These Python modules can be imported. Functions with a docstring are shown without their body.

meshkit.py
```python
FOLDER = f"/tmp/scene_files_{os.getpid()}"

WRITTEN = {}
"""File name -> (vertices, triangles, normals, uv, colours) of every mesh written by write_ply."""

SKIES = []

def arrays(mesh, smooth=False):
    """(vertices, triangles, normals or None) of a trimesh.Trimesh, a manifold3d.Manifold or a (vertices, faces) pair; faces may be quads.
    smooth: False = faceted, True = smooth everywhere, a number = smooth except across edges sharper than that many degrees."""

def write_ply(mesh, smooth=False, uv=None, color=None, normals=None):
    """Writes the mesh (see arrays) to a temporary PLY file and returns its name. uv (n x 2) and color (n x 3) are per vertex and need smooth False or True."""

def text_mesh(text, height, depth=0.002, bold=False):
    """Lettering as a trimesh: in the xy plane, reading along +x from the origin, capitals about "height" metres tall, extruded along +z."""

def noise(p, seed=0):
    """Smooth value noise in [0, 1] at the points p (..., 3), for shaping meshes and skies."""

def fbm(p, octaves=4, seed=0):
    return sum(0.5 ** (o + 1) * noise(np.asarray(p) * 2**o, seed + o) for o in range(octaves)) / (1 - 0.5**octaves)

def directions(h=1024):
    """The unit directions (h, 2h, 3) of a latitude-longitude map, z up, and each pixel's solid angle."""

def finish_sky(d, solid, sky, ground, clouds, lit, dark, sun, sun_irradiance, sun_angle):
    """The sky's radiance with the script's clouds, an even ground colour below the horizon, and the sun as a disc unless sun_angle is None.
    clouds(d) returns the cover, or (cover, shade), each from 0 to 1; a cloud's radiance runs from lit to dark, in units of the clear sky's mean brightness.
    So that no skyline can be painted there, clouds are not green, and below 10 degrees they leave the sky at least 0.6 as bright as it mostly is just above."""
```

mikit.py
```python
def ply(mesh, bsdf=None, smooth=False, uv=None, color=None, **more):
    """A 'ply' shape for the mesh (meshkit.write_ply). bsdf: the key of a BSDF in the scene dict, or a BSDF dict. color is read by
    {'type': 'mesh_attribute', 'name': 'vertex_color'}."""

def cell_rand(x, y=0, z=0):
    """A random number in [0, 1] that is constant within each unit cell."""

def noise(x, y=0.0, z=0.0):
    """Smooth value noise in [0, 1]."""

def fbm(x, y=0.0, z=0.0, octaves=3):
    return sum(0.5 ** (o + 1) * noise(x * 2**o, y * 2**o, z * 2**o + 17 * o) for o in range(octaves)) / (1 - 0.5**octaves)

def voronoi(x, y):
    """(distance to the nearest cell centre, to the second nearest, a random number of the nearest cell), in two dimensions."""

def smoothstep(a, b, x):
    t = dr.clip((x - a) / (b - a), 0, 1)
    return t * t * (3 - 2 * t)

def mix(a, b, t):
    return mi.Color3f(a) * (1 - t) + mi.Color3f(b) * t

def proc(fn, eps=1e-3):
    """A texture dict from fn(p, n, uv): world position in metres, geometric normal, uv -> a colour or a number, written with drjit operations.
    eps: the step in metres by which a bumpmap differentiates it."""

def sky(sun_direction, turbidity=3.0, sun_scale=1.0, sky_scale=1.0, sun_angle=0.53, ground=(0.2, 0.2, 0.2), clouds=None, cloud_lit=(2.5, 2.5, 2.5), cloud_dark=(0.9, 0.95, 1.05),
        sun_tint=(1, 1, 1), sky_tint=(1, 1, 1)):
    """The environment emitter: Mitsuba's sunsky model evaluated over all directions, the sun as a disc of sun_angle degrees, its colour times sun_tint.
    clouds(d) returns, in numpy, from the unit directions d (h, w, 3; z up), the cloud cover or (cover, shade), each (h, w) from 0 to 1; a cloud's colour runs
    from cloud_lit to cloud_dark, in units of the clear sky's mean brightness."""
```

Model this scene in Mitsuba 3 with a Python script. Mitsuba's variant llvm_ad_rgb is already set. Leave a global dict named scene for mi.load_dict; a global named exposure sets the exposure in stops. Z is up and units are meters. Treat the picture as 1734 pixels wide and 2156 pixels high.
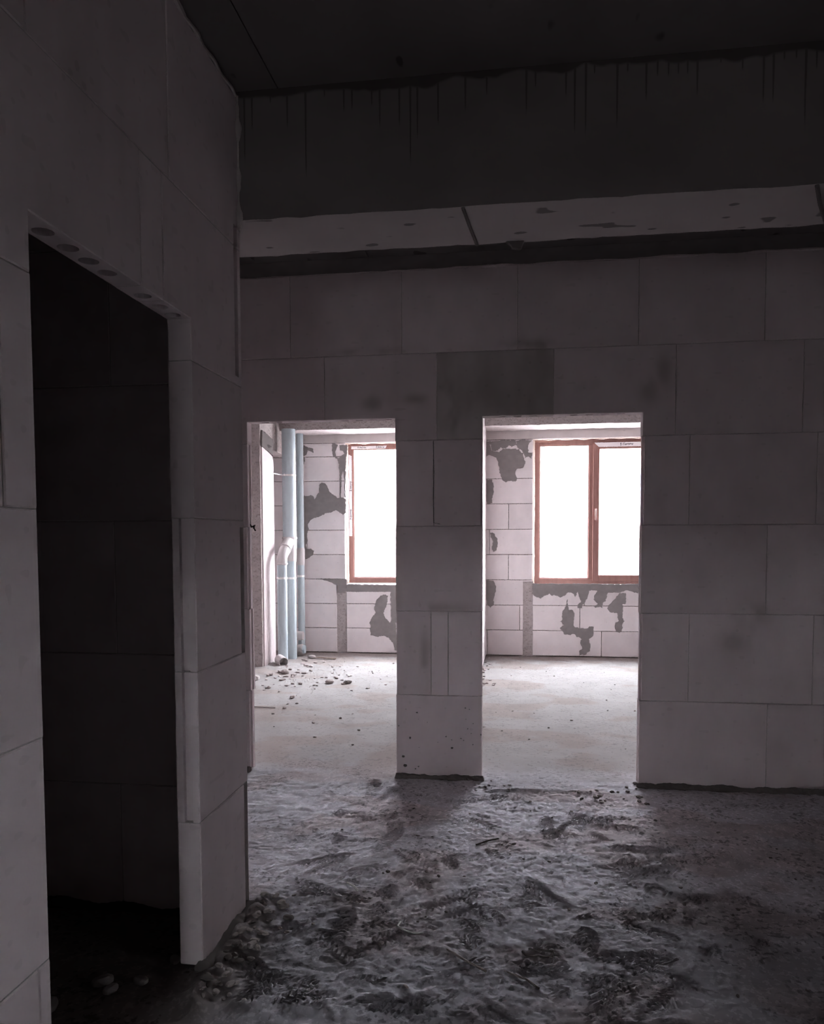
import math, random
import numpy as np
import drjit as dr
import mitsuba as mi
import trimesh
import manifold3d as m3
from shapely.geometry import Polygon, box as sbox
from shapely.ops import unary_union
import mikit
import meshkit
from mikit import proc, noise, fbm, voronoi, cell_rand, smoothstep, mix

T = mi.ScalarTransform4f
scene, labels = {}, {}
rng = np.random.default_rng(7)
random.seed(7)

# ------------------------------------------------------------------ camera
F_PX, CY, W_IMG, H_IMG = 1605.0, 1217.7, 1734, 2156
CAM = np.array([0.0, 0.0, 1.4364])
FWD = np.array([-0.138132, 0.988941, -0.053992])
UP = np.array([-0.004122, 0.053940, 0.998536])
scene['camera'] = {
    'type': 'perspective', 'fov_axis': 'x',
    'fov': math.degrees(2 * math.atan(W_IMG / 2 / F_PX)),
    'principal_point_offset_y': -(CY - H_IMG / 2) / H_IMG,
    'near_clip': 0.05, 'far_clip': 500.0,
    'to_world': T().look_at(origin=CAM.tolist(), target=(CAM + FWD).tolist(), up=UP.tolist()),
}

# ------------------------------------------------------------------ sky: white overcast, slightly cool
exposure = 7.3
scene['sky'] = mikit.sky((0.2, -0.8, 0.75), sun_scale=0.0, ground=(0.25, 0.25, 0.25),
                         clouds=lambda d: np.ones(d.shape[:2]),
                         cloud_lit=(4.0, 4.15, 4.45), cloud_dark=(4.0, 4.15, 4.45))

# ------------------------------------------------------------------ materials
def bsdf(key, d, bump=None, height=0.002, eps=1e-3):
    if bump is not None:
        d = {'type': 'bumpmap', 'arbitrary': proc(bump, eps), 'scale': height, 'nested': d}
    scene[key] = {'type': 'twosided', 'nested': d}


def diffuse(fn):
    return {'type': 'diffuse', 'reflectance': proc(fn) if callable(fn) else {'type': 'rgb', 'value': list(fn)}}


STAINS = [(-0.42, 2.20, 0.05, 0.13), (-0.36, 2.08, 0.04, 0.08), (0.39, 2.27, 0.06, 0.05), (0.60, 2.40, 0.03, 0.07), (0.80, 2.36, 0.05, 0.11), (-0.85, 2.22, 0.08, 0.05), (-0.60, 2.24, 0.07, 0.03), (0.72, 2.25, 0.06, 0.09),
          (1.28, 1.0, 0.12, 0.12), (1.20, 0.85, 0.10, 0.07), (-0.45, 1.02, 0.22, 0.035), (-0.55, 0.68, 0.03, 0.22), (0.1, 2.53, 0.3, 0.03), (-0.9, 2.52, 0.25, 0.025)]


def plaster(base, dirt, amount):
    base, dirt = list(base), list(dirt)

    def fn(p, n, uv):
        big = fbm(p.x * 1.7, p.y * 1.7, p.z * 1.3, 3)
        fine = fbm(p.x * 9, p.y * 9, p.z * 5, 3)
        streak = fbm(p.x * 14 + 3, p.y * 14, p.z * 1.6, 2)
        d = smoothstep(0.50, 0.80, 0.55 * big + 0.25 * fine + 0.2 * streak) * amount
        spot = smoothstep(0.83, 0.9, noise(p.x * 33, p.y * 33, p.z * 33)) * 0.25
        if amount > 0.5:       # smudges on the front wall
            wall = dr.select((p.y > 4.42) & (p.y < 4.46), mi.Float(1), mi.Float(0))
            s = mi.Float(0)
            for x, z, rx, rz in STAINS:
                e = dr.square((p.x - x) / rx) + dr.square((p.z - z) / rz)
                s = dr.maximum(s, dr.exp(-e) * smoothstep(0.30, 0.62, fine))
            d = d + 0.75 * s * wall
        return mix(base, dirt, dr.clip(d + spot, 0, 1)) * (0.9 + 0.2 * fine)
    return fn


def grain(p, n, uv):
    return 0.7 * fbm(p.x * 40, p.y * 40, p.z * 40, 3) + 0.3 * noise(p.x * 6, p.y * 6, p.z * 6)


bsdf('gypsum_pale', diffuse(plaster((0.635, 0.56, 0.567), (0.44, 0.385, 0.38), 0.55)), grain, 0.0015)
bsdf('gypsum_mid', diffuse(plaster((0.595, 0.523, 0.53), (0.385, 0.335, 0.325), 0.65)), grain, 0.0015)
bsdf('gypsum_dirty', diffuse(plaster((0.48, 0.435, 0.425), (0.30, 0.265, 0.25), 0.9)), grain, 0.0015)
bsdf('joint_glue', diffuse((0.42, 0.38, 0.37)))
bsdf('aerated', diffuse(plaster((0.70, 0.65, 0.65), (0.50, 0.45, 0.44), 0.4)), grain, 0.002)
bsdf('aerated_dim', diffuse(plaster((0.64, 0.59, 0.59), (0.46, 0.41, 0.40), 0.45)), grain, 0.002)
bsdf('joint_dark', diffuse((0.16, 0.14, 0.135)))


def mortar_fn(p, n, uv):
    a = fbm(p.x * 18, p.y * 18, p.z * 18, 3)
    return mix([0.20, 0.182, 0.179], [0.26, 0.238, 0.233], a)


bsdf('mortar', diffuse(mortar_fn), grain, 0.003)


def rough_fn(p, n, uv):
    a = fbm(p.x * 30, p.y * 30, p.z * 30, 3)
    b = smoothstep(0.56, 0.68, fbm(p.x * 60 + 4, p.y * 60, p.z * 60, 3))
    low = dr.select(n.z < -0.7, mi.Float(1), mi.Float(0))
    c = mix(mix([0.31, 0.27, 0.262], [0.46, 0.41, 0.40], a), [0.62, 0.57, 0.56], low * 0.85)  # faces looking down painted paler, standing in for light from the windows
    return mix(c, [0.13, 0.11, 0.105], b * 0.4 * (1 - 0.7 * low))


def rough_bump(p, n, uv):
    return fbm(p.x * 25, p.y * 25, p.z * 25, 4)


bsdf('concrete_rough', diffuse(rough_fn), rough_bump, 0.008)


def slab_fn(p, n, uv):
    a = fbm(p.x * 2.2, p.y * 2.2, p.z * 2.2, 4)
    pore = smoothstep(0.74, 0.8, noise(p.x * 22, p.y * 9, p.z * 22)) * 0.5
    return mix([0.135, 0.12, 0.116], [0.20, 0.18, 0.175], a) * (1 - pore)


bsdf('concrete_slab', diffuse(slab_fn), rough_bump, 0.002)


def beam_fn(p, n, uv):
    """Cast concrete; the face towards the room carries dark drips run down from the ceiling joint."""
    a = fbm(p.x * 2.5, p.y * 3, p.z * 4, 4)
    face = dr.select(n.y < -0.7, mi.Float(1), mi.Float(0))
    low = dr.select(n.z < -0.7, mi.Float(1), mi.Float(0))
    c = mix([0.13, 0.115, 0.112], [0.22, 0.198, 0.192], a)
    c = mix(c, mix([0.36, 0.325, 0.32], [0.46, 0.415, 0.41], a), low)  # underside painted lighter, in place of light bounced up from the floor
    pore = smoothstep(0.78, 0.83, noise(p.x * 12, p.y * 28, p.z * 12)) * low
    top = 3.065 - p.z
    ragged = 0.012 + 0.05 * fbm(p.x * 9, 0, 3, 3) - 0.012
    band = 1 - smoothstep(ragged - 0.006, ragged + 0.008, top)
    i = dr.floor(p.x / 0.034)
    r = cell_rand(i, 5)
    ln = 0.03 + 0.34 * r * r * r
    off = dr.abs(p.x / 0.034 - i - 0.5 - 0.3 * (cell_rand(i, 9) - 0.5))
    drip = (1 - smoothstep(0.09, 0.17, off + 0.08 * top / ln)) * (1 - smoothstep(ln * 0.8, ln, top)) * dr.select(r > 0.35, mi.Float(1), mi.Float(0))
    stain = dr.maximum(band, drip * 0.85) * face
    return mix(c, [0.05, 0.044, 0.042], dr.clip(stain * 0.8 + pore * 0.6, 0, 1))


bsdf('beam_concrete', diffuse(beam_fn), rough_bump, 0.002)


def floor_fn(p, n, uv):
    a = fbm(p.x * 1.3 + 5, p.y * 1.3, 0, 4)
    b = fbm(p.x * 7, p.y * 9, 2, 3)
    c = mix([0.40, 0.385, 0.41], [0.66, 0.64, 0.69], smoothstep(0.25, 0.75, 0.6 * a + 0.4 * b))
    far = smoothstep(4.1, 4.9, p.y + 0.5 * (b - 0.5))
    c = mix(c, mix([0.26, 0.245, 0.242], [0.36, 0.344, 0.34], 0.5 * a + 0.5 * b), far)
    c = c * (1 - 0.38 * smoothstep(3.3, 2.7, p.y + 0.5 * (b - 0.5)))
    warm = smoothstep(0.55, 0.7, fbm(p.x * 2.4, p.y * 3.1, 7, 3))
    c = mix(c, c * mi.Color3f(0.92, 0.86, 0.83), warm)
    closet = smoothstep(-1.0, -1.25, p.x) * smoothstep(2.75, 2.6, p.y)  # floor beyond the left doorway, toned darker, near black towards its far wall
    c = mix(c, [0.17, 0.15, 0.145], closet)
    c = mix(c, [0.03, 0.027, 0.026], closet * smoothstep(2.36, 2.44, p.y + 0.1 * (b - 0.5)))
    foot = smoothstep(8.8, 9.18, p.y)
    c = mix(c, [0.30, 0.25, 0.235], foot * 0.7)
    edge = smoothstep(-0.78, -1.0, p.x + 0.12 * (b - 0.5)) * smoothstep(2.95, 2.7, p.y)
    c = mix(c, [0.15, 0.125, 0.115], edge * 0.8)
    fleck = smoothstep(0.55, 0.72, fbm(p.x * 62 + 11, p.y * 62, 3, 4)) * smoothstep(0.35, 0.6, fbm(p.x * 5, p.y * 6, 13, 3)) * (1 - 0.75 * far)
    c = mix(c, c * 0.5, fleck)
    light = smoothstep(0.56, 0.72, fbm(p.x * 75 + 31, p.y * 75, 8, 3)) * (1 - far)
    c = mix(c, c * 1.3, light)
    speck = smoothstep(0.8, 0.86, noise(p.x * 45, p.y * 45, 1))
    return mix(c, [0.12, 0.11, 0.105], speck * 0.25)


bsdf('floor_dust', diffuse(floor_fn), rough_bump, 0.006)
bsdf('rubble_pale', diffuse((0.42, 0.385, 0.375)))
bsdf('rubble_mid', diffuse((0.28, 0.25, 0.24)))
bsdf('rubble_dark', diffuse((0.13, 0.115, 0.11)))
bsdf('near_black', diffuse((0.05, 0.045, 0.043)))
bsdf('pipe_grey', {'type': 'principled', 'base_color': {'type': 'rgb', 'value': [0.40, 0.465, 0.49]}, 'roughness': 0.38, 'specular': 0.5})
bsdf('fitting_grey', {'type': 'principled', 'base_color': {'type': 'rgb', 'value': [0.48, 0.455, 0.45]}, 'roughness': 0.4, 'specular': 0.5})
bsdf('zinc', {'type': 'principled', 'base_color': {'type': 'rgb', 'value': [0.75, 0.74, 0.73]}, 'roughness': 0.3, 'metallic': 0.9})
bsdf('black_rubber', diffuse((0.03, 0.028, 0.028)))


def wood_fn(p, n, uv):
    g = fbm(p.x * 40, p.y * 40, p.z * 3, 3)
    return mix([0.24, 0.115, 0.095], [0.32, 0.17, 0.145], g)


bsdf('brown_laminate', {'type': 'principled', 'base_color': proc(wood_fn), 'roughness': 0.42, 'specular': 0.5})
bsdf('bare_frame', diffuse((0.42, 0.25, 0.205)))
bsdf('film_white', {'type': 'principled', 'base_color': {'type': 'rgb', 'value': [0.78, 0.74, 0.75]}, 'roughness': 0.35, 'specular': 0.5})
bsdf('film_ink', diffuse((0.10, 0.09, 0.10)))
bsdf('foam', diffuse(plaster((0.78, 0.68, 0.60), (0.6, 0.5, 0.42), 0.5)))
bsdf('old_wood', diffuse((0.22, 0.17, 0.14)))
bsdf('pale_plastic', diffuse((0.60, 0.59, 0.58)))
scene['glass'] = {'type': 'thindielectric', 'int_ior': 1.5}

# ------------------------------------------------------------------ helpers
used = {}


def number(name):
    used[name] = used.get(name, -1) + 1
    return name if used[name] == 0 else f'{name}_{used[name]:03d}'


def add(name, mesh, mat, parent=None, smooth=False, label=None, category=None, group=None, kind=None, raw=None):
    key = number(name if parent is None else f'{parent}__{name}')
    scene[key] = raw if raw is not None else mikit.ply(mesh, mat, smooth=smooth)
    tag(key, label, category, group, kind)
    return key


def tag(key, label=None, category=None, group=None, kind=None):
    d = {k: v for k, v in (('label', label), ('category', category), ('group', group), ('kind', kind)) if v}
    if d:
        labels[key] = d


def thing(name, label, category, group=None):
    key = number(name)
    tag(key, label, category, group)
    return key


def join(*ms):
    return trimesh.util.concatenate([m for m in ms])


def bx(x0, x1, y0, y1, z0, z1):
    m = trimesh.creation.box(extents=(x1 - x0, y1 - y0, z1 - z0))
    m.apply_translation(((x0 + x1) / 2, (y0 + y1) / 2, (z0 + z1) / 2))
    return m


def to_tri(man):
    r = man.to_mesh()
    return trimesh.Trimesh(np.array(r.vert_properties[:, :3]), np.array(r.tri_verts), process=False)


def to_man(mesh):
    return m3.Manifold(m3.Mesh(np.asarray(mesh.vertices, np.float32), np.asarray(mesh.faces, np.uint32)))


def rbox(x0, x1, y0, y1, z0, z1, c=0.004):
    """Box with chamfered edges."""
    pts = []
    for sx in (0, 1):
        for sy in (0, 1):
            for sz in (0, 1):
                x, y, z = (x0, x1)[sx], (y0, y1)[sy], (z0, z1)[sz]
                dx, dy, dz = (c, -c)[sx], (c, -c)[sy], (c, -c)[sz]
                pts += [(x + dx, y + dy, z), (x + dx, y, z + dz), (x, y + dy, z + dz)]
    return trimesh.convex.convex_hull(np.array(pts))


def tube(points, r, sides=16, cap=True):
    """Round tube along a polyline with mitred corners; r a number or one radius per point."""
    p = np.asarray(points, float)
    r = np.broadcast_to(r, (len(p),))
    t = np.gradient(p, axis=0) if len(p) > 2 else np.repeat([p[1] - p[0]], 2, 0)
    t /= np.linalg.norm(t, axis=1, keepdims=True)
    a = np.cross(t[0], [0, 0, 1.0] if abs(t[0][2]) < 0.9 else [1.0, 0, 0])
    a /= np.linalg.norm(a)
    rings, ang = [], np.arange(sides) * 2 * np.pi / sides
    for i in range(len(p)):
        a = a - t[i] * (a @ t[i])
        a /= np.linalg.norm(a)
        b = np.cross(t[i], a)
        rings.append(p[i] + r[i] * (np.cos(ang)[:, None] * a + np.sin(ang)[:, None] * b))
    v = np.vstack(rings)
    f = []
    for i in range(len(p) - 1):
        for j in range(sides):
            q = [i * sides + j, i * sides + (j + 1) % sides, (i + 1) * sides + (j + 1) % sides, (i + 1) * sides + j]
            f += [[q[0], q[1], q[2]], [q[0], q[2], q[3]]]
    if cap:
        v = np.vstack([v, p[0], p[-1]])
        n0, n1, last = len(v) - 2, len(v) - 1, (len(p) - 1) * sides
        for j in range(sides):
            f += [[n0, (j + 1) % sides, j], [n1, last + j, last + (j + 1) % sides]]
    return trimesh.Trimesh(v, np.array(f), process=False)


def lathe(profile, sides=28):
    """Surface of revolution about z from (radius, z) pairs, closed if the profile starts and ends on the axis."""
    return trimesh.creation.revolve(np.array(profile, float), sections=sides)


def aim(mesh, origin, z_axis):
    z = np.asarray(z_axis, float) / np.linalg.norm(z_axis)
    x = np.cross([0, 1.0, 0], z) if abs(z[1]) < 0.9 else np.cross([1.0, 0, 0], z)
    x /= np.linalg.norm(x)
    m = np.eye(4)
    m[:3, 0], m[:3, 1], m[:3, 2], m[:3, 3] = x, np.cross(z, x), z, origin
    mesh.apply_transform(m)
    return mesh


# walls in a local frame: u along the wall, n into the wall from its seen face, z up (u x n = z)
def frame(origin, u, n):
    m = np.eye(4)
    m[:3, 0], m[:3, 1], m[:3, 2], m[:3, 3] = u, n, (0, 0, 1), origin
    return m


def ring_of(poly):
    c = np.array(poly.exterior.coords)[:-1]
    area = 0.5 * np.sum(c[:, 0] * np.roll(c[:, 1], -1) - np.roll(c[:, 0], -1) * c[:, 1])
    return c if area > 0 else c[::-1]


def inset(c, d):
    e = np.roll(c, -1, 0) - c
    e /= np.linalg.norm(e, axis=1, keepdims=True) + 1e-12
    nrm = np.stack([-e[:, 1], e[:, 0]], 1)
    n0 = np.roll(nrm, 1, 0)
    return c + d * (n0 + nrm) / np.maximum(1 + np.sum(n0 * nrm, 1, keepdims=True), 0.3)


def slab_block(poly, n0, n1, chamfer=0.003):
    """The polygon (in u, z) as a block from depth n0 to n1 with chamfered rims."""
    c = ring_of(poly)
    k = len(c)
    small = inset(c, chamfer)
    tri = m3.triangulate([small])
    rings = [np.insert(small, 1, n0, 1), np.insert(c, 1, n0 + chamfer, 1), np.insert(c, 1, n1 - chamfer, 1), np.insert(small, 1, n1, 1)]
    v, f = np.vstack(rings), []
    for r in range(3):
        for i in range(k):
            j = (i + 1) % k
            a, b, cc, d = r * k + i, (r + 1) * k + i, (r + 1) * k + j, r * k + j
            f += [[a, b, cc], [a, cc, d]]
    f += [list(t) for t in tri] + [[t[2] + 3 * k, t[1] + 3 * k, t[0] + 3 * k] for t in np.asarray(tri)]
    return trimesh.Trimesh(v, np.array(f), process=False)


def polys(g):
    return [q for q in getattr(g, 'geoms', [g]) if q.geom_type == 'Polygon' and q.area > 1e-4]


def simple(q):
    return Polygon(q.exterior).simplify(0.0005)


def build_wall(name, origin, u, n, thick, rows, openings, extent, mats, joint_mat, gap=0.003, cuts=None, piece='block', depth_jitter=0.0012, pick=None, recess=0.003, mitre=0.003, label=None):
    """rows: list of (z0, z1, [joint positions]); every block a child of the wall, the joints' filling the wall itself."""
    fr = frame(origin, u, n)
    u0, u1 = extent
    hole = unary_union([sbox(*o) for o in openings]) if openings else Polygon()
    z_lo, z_hi = rows[0][0], rows[-1][1]
    region = sbox(u0, z_lo, u1, z_hi).difference(hole)
    shapes = []
    r = np.random.default_rng(sum(map(ord, name)))
    for k, (z0, z1, joints) in enumerate(rows):
        xs = [u0] + sorted(j for j in joints if u0 + 0.03 < j < u1 - 0.03) + [u1]
        for a, b in zip(xs[:-1], xs[1:]):
            cell = sbox(a + gap / 2, z0 + gap / 2, b - gap / 2, z1 - gap / 2).difference(hole)
            for q in polys(cell):
                shapes.append((k, (a, b), simple(q)))
    filling = region.difference(unary_union([s[2].buffer(0.0003, join_style=2) for s in shapes]))
    meshes = []
    for q in polys(filling):
        m = trimesh.creation.extrude_polygon(q, thick - 2 * recess, engine='earcut')
        v = np.array(m.vertices)
        m = trimesh.Trimesh(np.stack([v[:, 0], v[:, 2] + recess, v[:, 1]], 1), np.array(m.faces)[:, ::-1], process=False)
        meshes.append(m)
    m = join(*meshes)
    m.apply_transform(fr)
    scene[name] = mikit.ply(m, joint_mat)
    used[name] = 0
    tag(name, label, None, None, 'structure')
    for k, (a, b), q in shapes:
        d = r.uniform(-depth_jitter, depth_jitter)
        mesh = slab_block(q, d, thick + d, mitre)
        for cut in (cuts or []):
            c = cut(k, a, b, q)
            if c:
                man = to_man(mesh)
                for t in c:
                    man = man - to_man(t)
                mesh = to_tri(man)
        mesh.apply_transform(fr)
        mat = (pick(k, a, b, r) if pick else None) or mats[int(r.integers(len(mats)))]
        add(piece, mesh, mat, name)
    return fr


def cyl(u, n, z0, z1, r, sides=18):
    m = trimesh.creation.cylinder(radius=r, height=z1 - z0, sections=sides)
    m.apply_translation((u, n, (z0 + z1) / 2))
    return m


def lbox(u0, u1, n0, n1, z0, z1):
    return bx(u0, u1, n0, n1, z0, z1)


def rough_panel(u0, u1, z0, z1, depth, amp, fr, step=0.012, seed=0, thick=0.02):
    """A rough slab whose seen face (towards -n) is displaced."""
    nu, nz = max(2, int((u1 - u0) / step)), max(2, int((z1 - z0) / step))
    U, Z = np.meshgrid(np.linspace(u0, u1, nu), np.linspace(z0, z1, nz), indexing='ij')
    N = depth + amp * (meshkit.fbm(np.stack([U * 40, Z * 40, U * 0 + seed], -1), 3, seed) - 0.5) * 2
    v = np.stack([U, N, Z], -1).reshape(-1, 3)
    i, j = np.meshgrid(np.arange(nu - 1), np.arange(nz - 1), indexing='ij')
    a = (i * nz + j).ravel()
    f = np.vstack([np.stack([a, a + nz, a + nz + 1], 1), np.stack([a, a + nz + 1, a + 1], 1)])
    m = join(trimesh.Trimesh(v, f, process=False), lbox(u0, u1, depth + amp + 0.001, depth + amp + thick, z0, z1))
    m.apply_transform(fr)
    return m


def ragged(points, step=0.012, amp=0.006, seed=0):
    p = np.array(points + [points[0]], float)
    out = []
    for a, b in zip(p[:-1], p[1:]):
        k = max(1, int(np.linalg.norm(b - a) / step))
        out += [a + (b - a) * t / k for t in range(k)]
    out = np.array(out)
    q = np.column_stack([out * 55, np.zeros(len(out))])
    out = out + amp * 2 * np.stack([meshkit.fbm(q, 3, seed) - 0.5, meshkit.fbm(q + 31, 3, seed + 5) - 0.5], 1)
    g = Polygon(out).buffer(0)
    return max(polys(g), key=lambda x: x.area)


def splat(points, fr, thick=0.004, seed=0, amp=0.006, step=0.012):
    q = ragged(points, step, amp, seed)
    m = trimesh.creation.extrude_polygon(q, thick + 0.004, engine='earcut')
    v = np.array(m.vertices)
    m = trimesh.Trimesh(np.stack([v[:, 0], v[:, 2] - thick, v[:, 1]], 1), np.array(m.faces)[:, ::-1], process=False)
    m.apply_transform(fr)
    return m

# ------------------------------------------------------------------ the setting
D, TH, ZC = 4.447, 0.08, 3.065
XL, YB = -1.03, 2.78
DW = 9.195
PALE = ['gypsum_pale', 'gypsum_pale', 'gypsum_mid']


def cavities(course, z_bottom, spans):
    """Round cavities open in the underside of the blocks that bridge a doorway."""
    def cut(k, a, b, q):
        if k != course:
            return None
        out = []
        if abs(q.bounds[1] - 2.0) < 0.01 and q.area < 0.2:
            return None
        for i in range(6):
            u = a + 0.115 + 0.0875 * i
            if any(s[0] + 0.03 < u < s[1] - 0.03 for s in spans):
                out.append(cyl(u, TH / 2, z_bottom - 0.05, z_bottom + 0.09, 0.024))
        return out
    return cut


# floor: trodden screed with relief, shoe prints and a rougher rim along the walls
def graded(stops):
    out = [np.arange(a, b, s) for a, b, s in stops]
    return np.concatenate(out + [[stops[-1][1]]])


gx = graded([(-3.7, -1.6, 0.06), (-1.6, -1.1, 0.02), (-1.1, 1.75, 0.006), (1.75, 5.6, 0.05)])
gy = graded([(-3.3, 1.9, 0.12), (1.9, 2.2, 0.02), (2.2, 3.4, 0.006), (3.4, 4.7, 0.009), (4.7, 6.5, 0.018), (6.5, 9.3, 0.025)])
GX, GY = np.meshgrid(gx, gy, indexing='ij')
P0 = np.stack([GX, GY, np.zeros_like(GX)], -1)


def nz(f, o, s):
    return meshkit.fbm(P0 * f, o, s) - 0.5


def sstep(a, b, x):
    t = np.clip((x - a) / (b - a), 0, 1)
    return t * t * (3 - 2 * t)


front_room = 1 - sstep(4.2, 4.7, GY)
H = 0.010 * nz(1.1, 2, 1) + (0.006 * front_room + 0.002) * nz(5.0, 3, 2) + (0.011 * front_room + 0.0012) * nz(22, 3, 3) + 0.0075 * front_room * nz(55, 2, 4)
ridge = np.exp(-((GY - 4.28 - 0.05 * nz(3, 2, 9) * 2) / 0.025) ** 2) * sstep(-0.25, -0.1, GX) * (1 - sstep(0.35, 0.6, GX))
H += 0.012 * ridge
heap = np.exp(-((GX + 0.98) / 0.05) ** 2) * sstep(1.9, 2.2, GY) * (1 - sstep(2.8, 2.95, GY))
H += heap * (0.028 + 0.05 * nz(14, 3, 6))
corner = np.exp(-(((GX + 2.65) / 0.35) ** 2 + ((GY - 8.0) / 0.55) ** 2))
H += corner * (0.03 + 0.05 * nz(12, 3, 8))
prints = [(-0.55, 2.30, 0.5), (-0.25, 2.34, 1.1), (-0.42, 2.72, 0.15), (0.2, 3.66, 1.2), (0.10, 2.62, 1.9), (-0.85, 3.12, 0.9), (-0.2, 2.86, 0.6), (0.06, 3.05, 1.5), (0.35, 2.88, 0.3), (0.45, 2.36, 0.9), (-0.65, 2.55, 2.4), (0.02, 2.36, 0.2), (0.62, 3.5, 1.3), (0.44, 3.9, 0.4), (-0.6, 3.7, 1.7), (-0.35, 3.35, 2.2)]
rp = np.random.default_rng(11)
prints += [(rp.uniform(-0.9, 0.95), rp.uniform(2.15, 3.5), rp.uniform(0, 3.1)) for _ in range(58)]
prints += [(rp.uniform(-0.9, 0.8), rp.uniform(3.4, 4.25), rp.uniform(0, 3.1)) for _ in range(26)]
for q, (px, py, ang) in enumerate(prints):
    ix = slice(*np.searchsorted(gx, (px - 0.18, px + 0.18)))
    iy = slice(*np.searchsorted(gy, (py - 0.18, py + 0.18)))
    dx, dy = GX[ix, iy] - px, GY[ix, iy] - py
    s, t = dx * math.cos(ang) + dy * math.sin(ang), -dx * math.sin(ang) + dy * math.cos(ang)
    half = 0.046 * (1 - 0.25 * np.exp(-((s + 0.02) / 0.04) ** 2)) * np.sqrt(np.clip(1 - (s / 0.15) ** 4, 0, 1))
    inside = sstep(0.004, -0.006, np.abs(t) - half)
    wave = s / (0.022 + 0.004 * (q % 3)) + (abs(t) if q % 2 else 0.012 * np.sin(t * 90)) / 0.018
    tread = np.tanh(1.7 * np.sin(2 * np.pi * wave))
    fade = sstep(0.3, 0.65, meshkit.fbm(np.stack([dx * 9 + q, dy * 9, dx * 0], -1), 2, q))
    rim = np.exp(-((np.abs(t) - half) / 0.008) ** 2) * (np.abs(s) < 0.15)
    H[ix, iy] += fade * (inside * (0.004 * tread - 0.001) + 0.0015 * rim)
hx = np.arange(len(gx))[:, None] * len(gy) + np.arange(len(gy))[None, :]
a, b, c, d = hx[:-1, :-1].ravel(), hx[1:, :-1].ravel(), hx[1:, 1:].ravel(), hx[:-1, 1:].ravel()
floor_mesh = trimesh.Trimesh(np.stack([GX, GY, H], -1).reshape(-1, 3), np.vstack([np.stack([a, b, c], 1), np.stack([a, c, d], 1)]), process=False)
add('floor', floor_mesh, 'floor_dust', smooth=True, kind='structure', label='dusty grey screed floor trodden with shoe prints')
ixf, iyf = (lambda x: np.clip(np.searchsorted(gx, x), 0, len(gx) - 1)), (lambda y: np.clip(np.searchsorted(gy, y), 0, len(gy) - 1))


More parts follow.
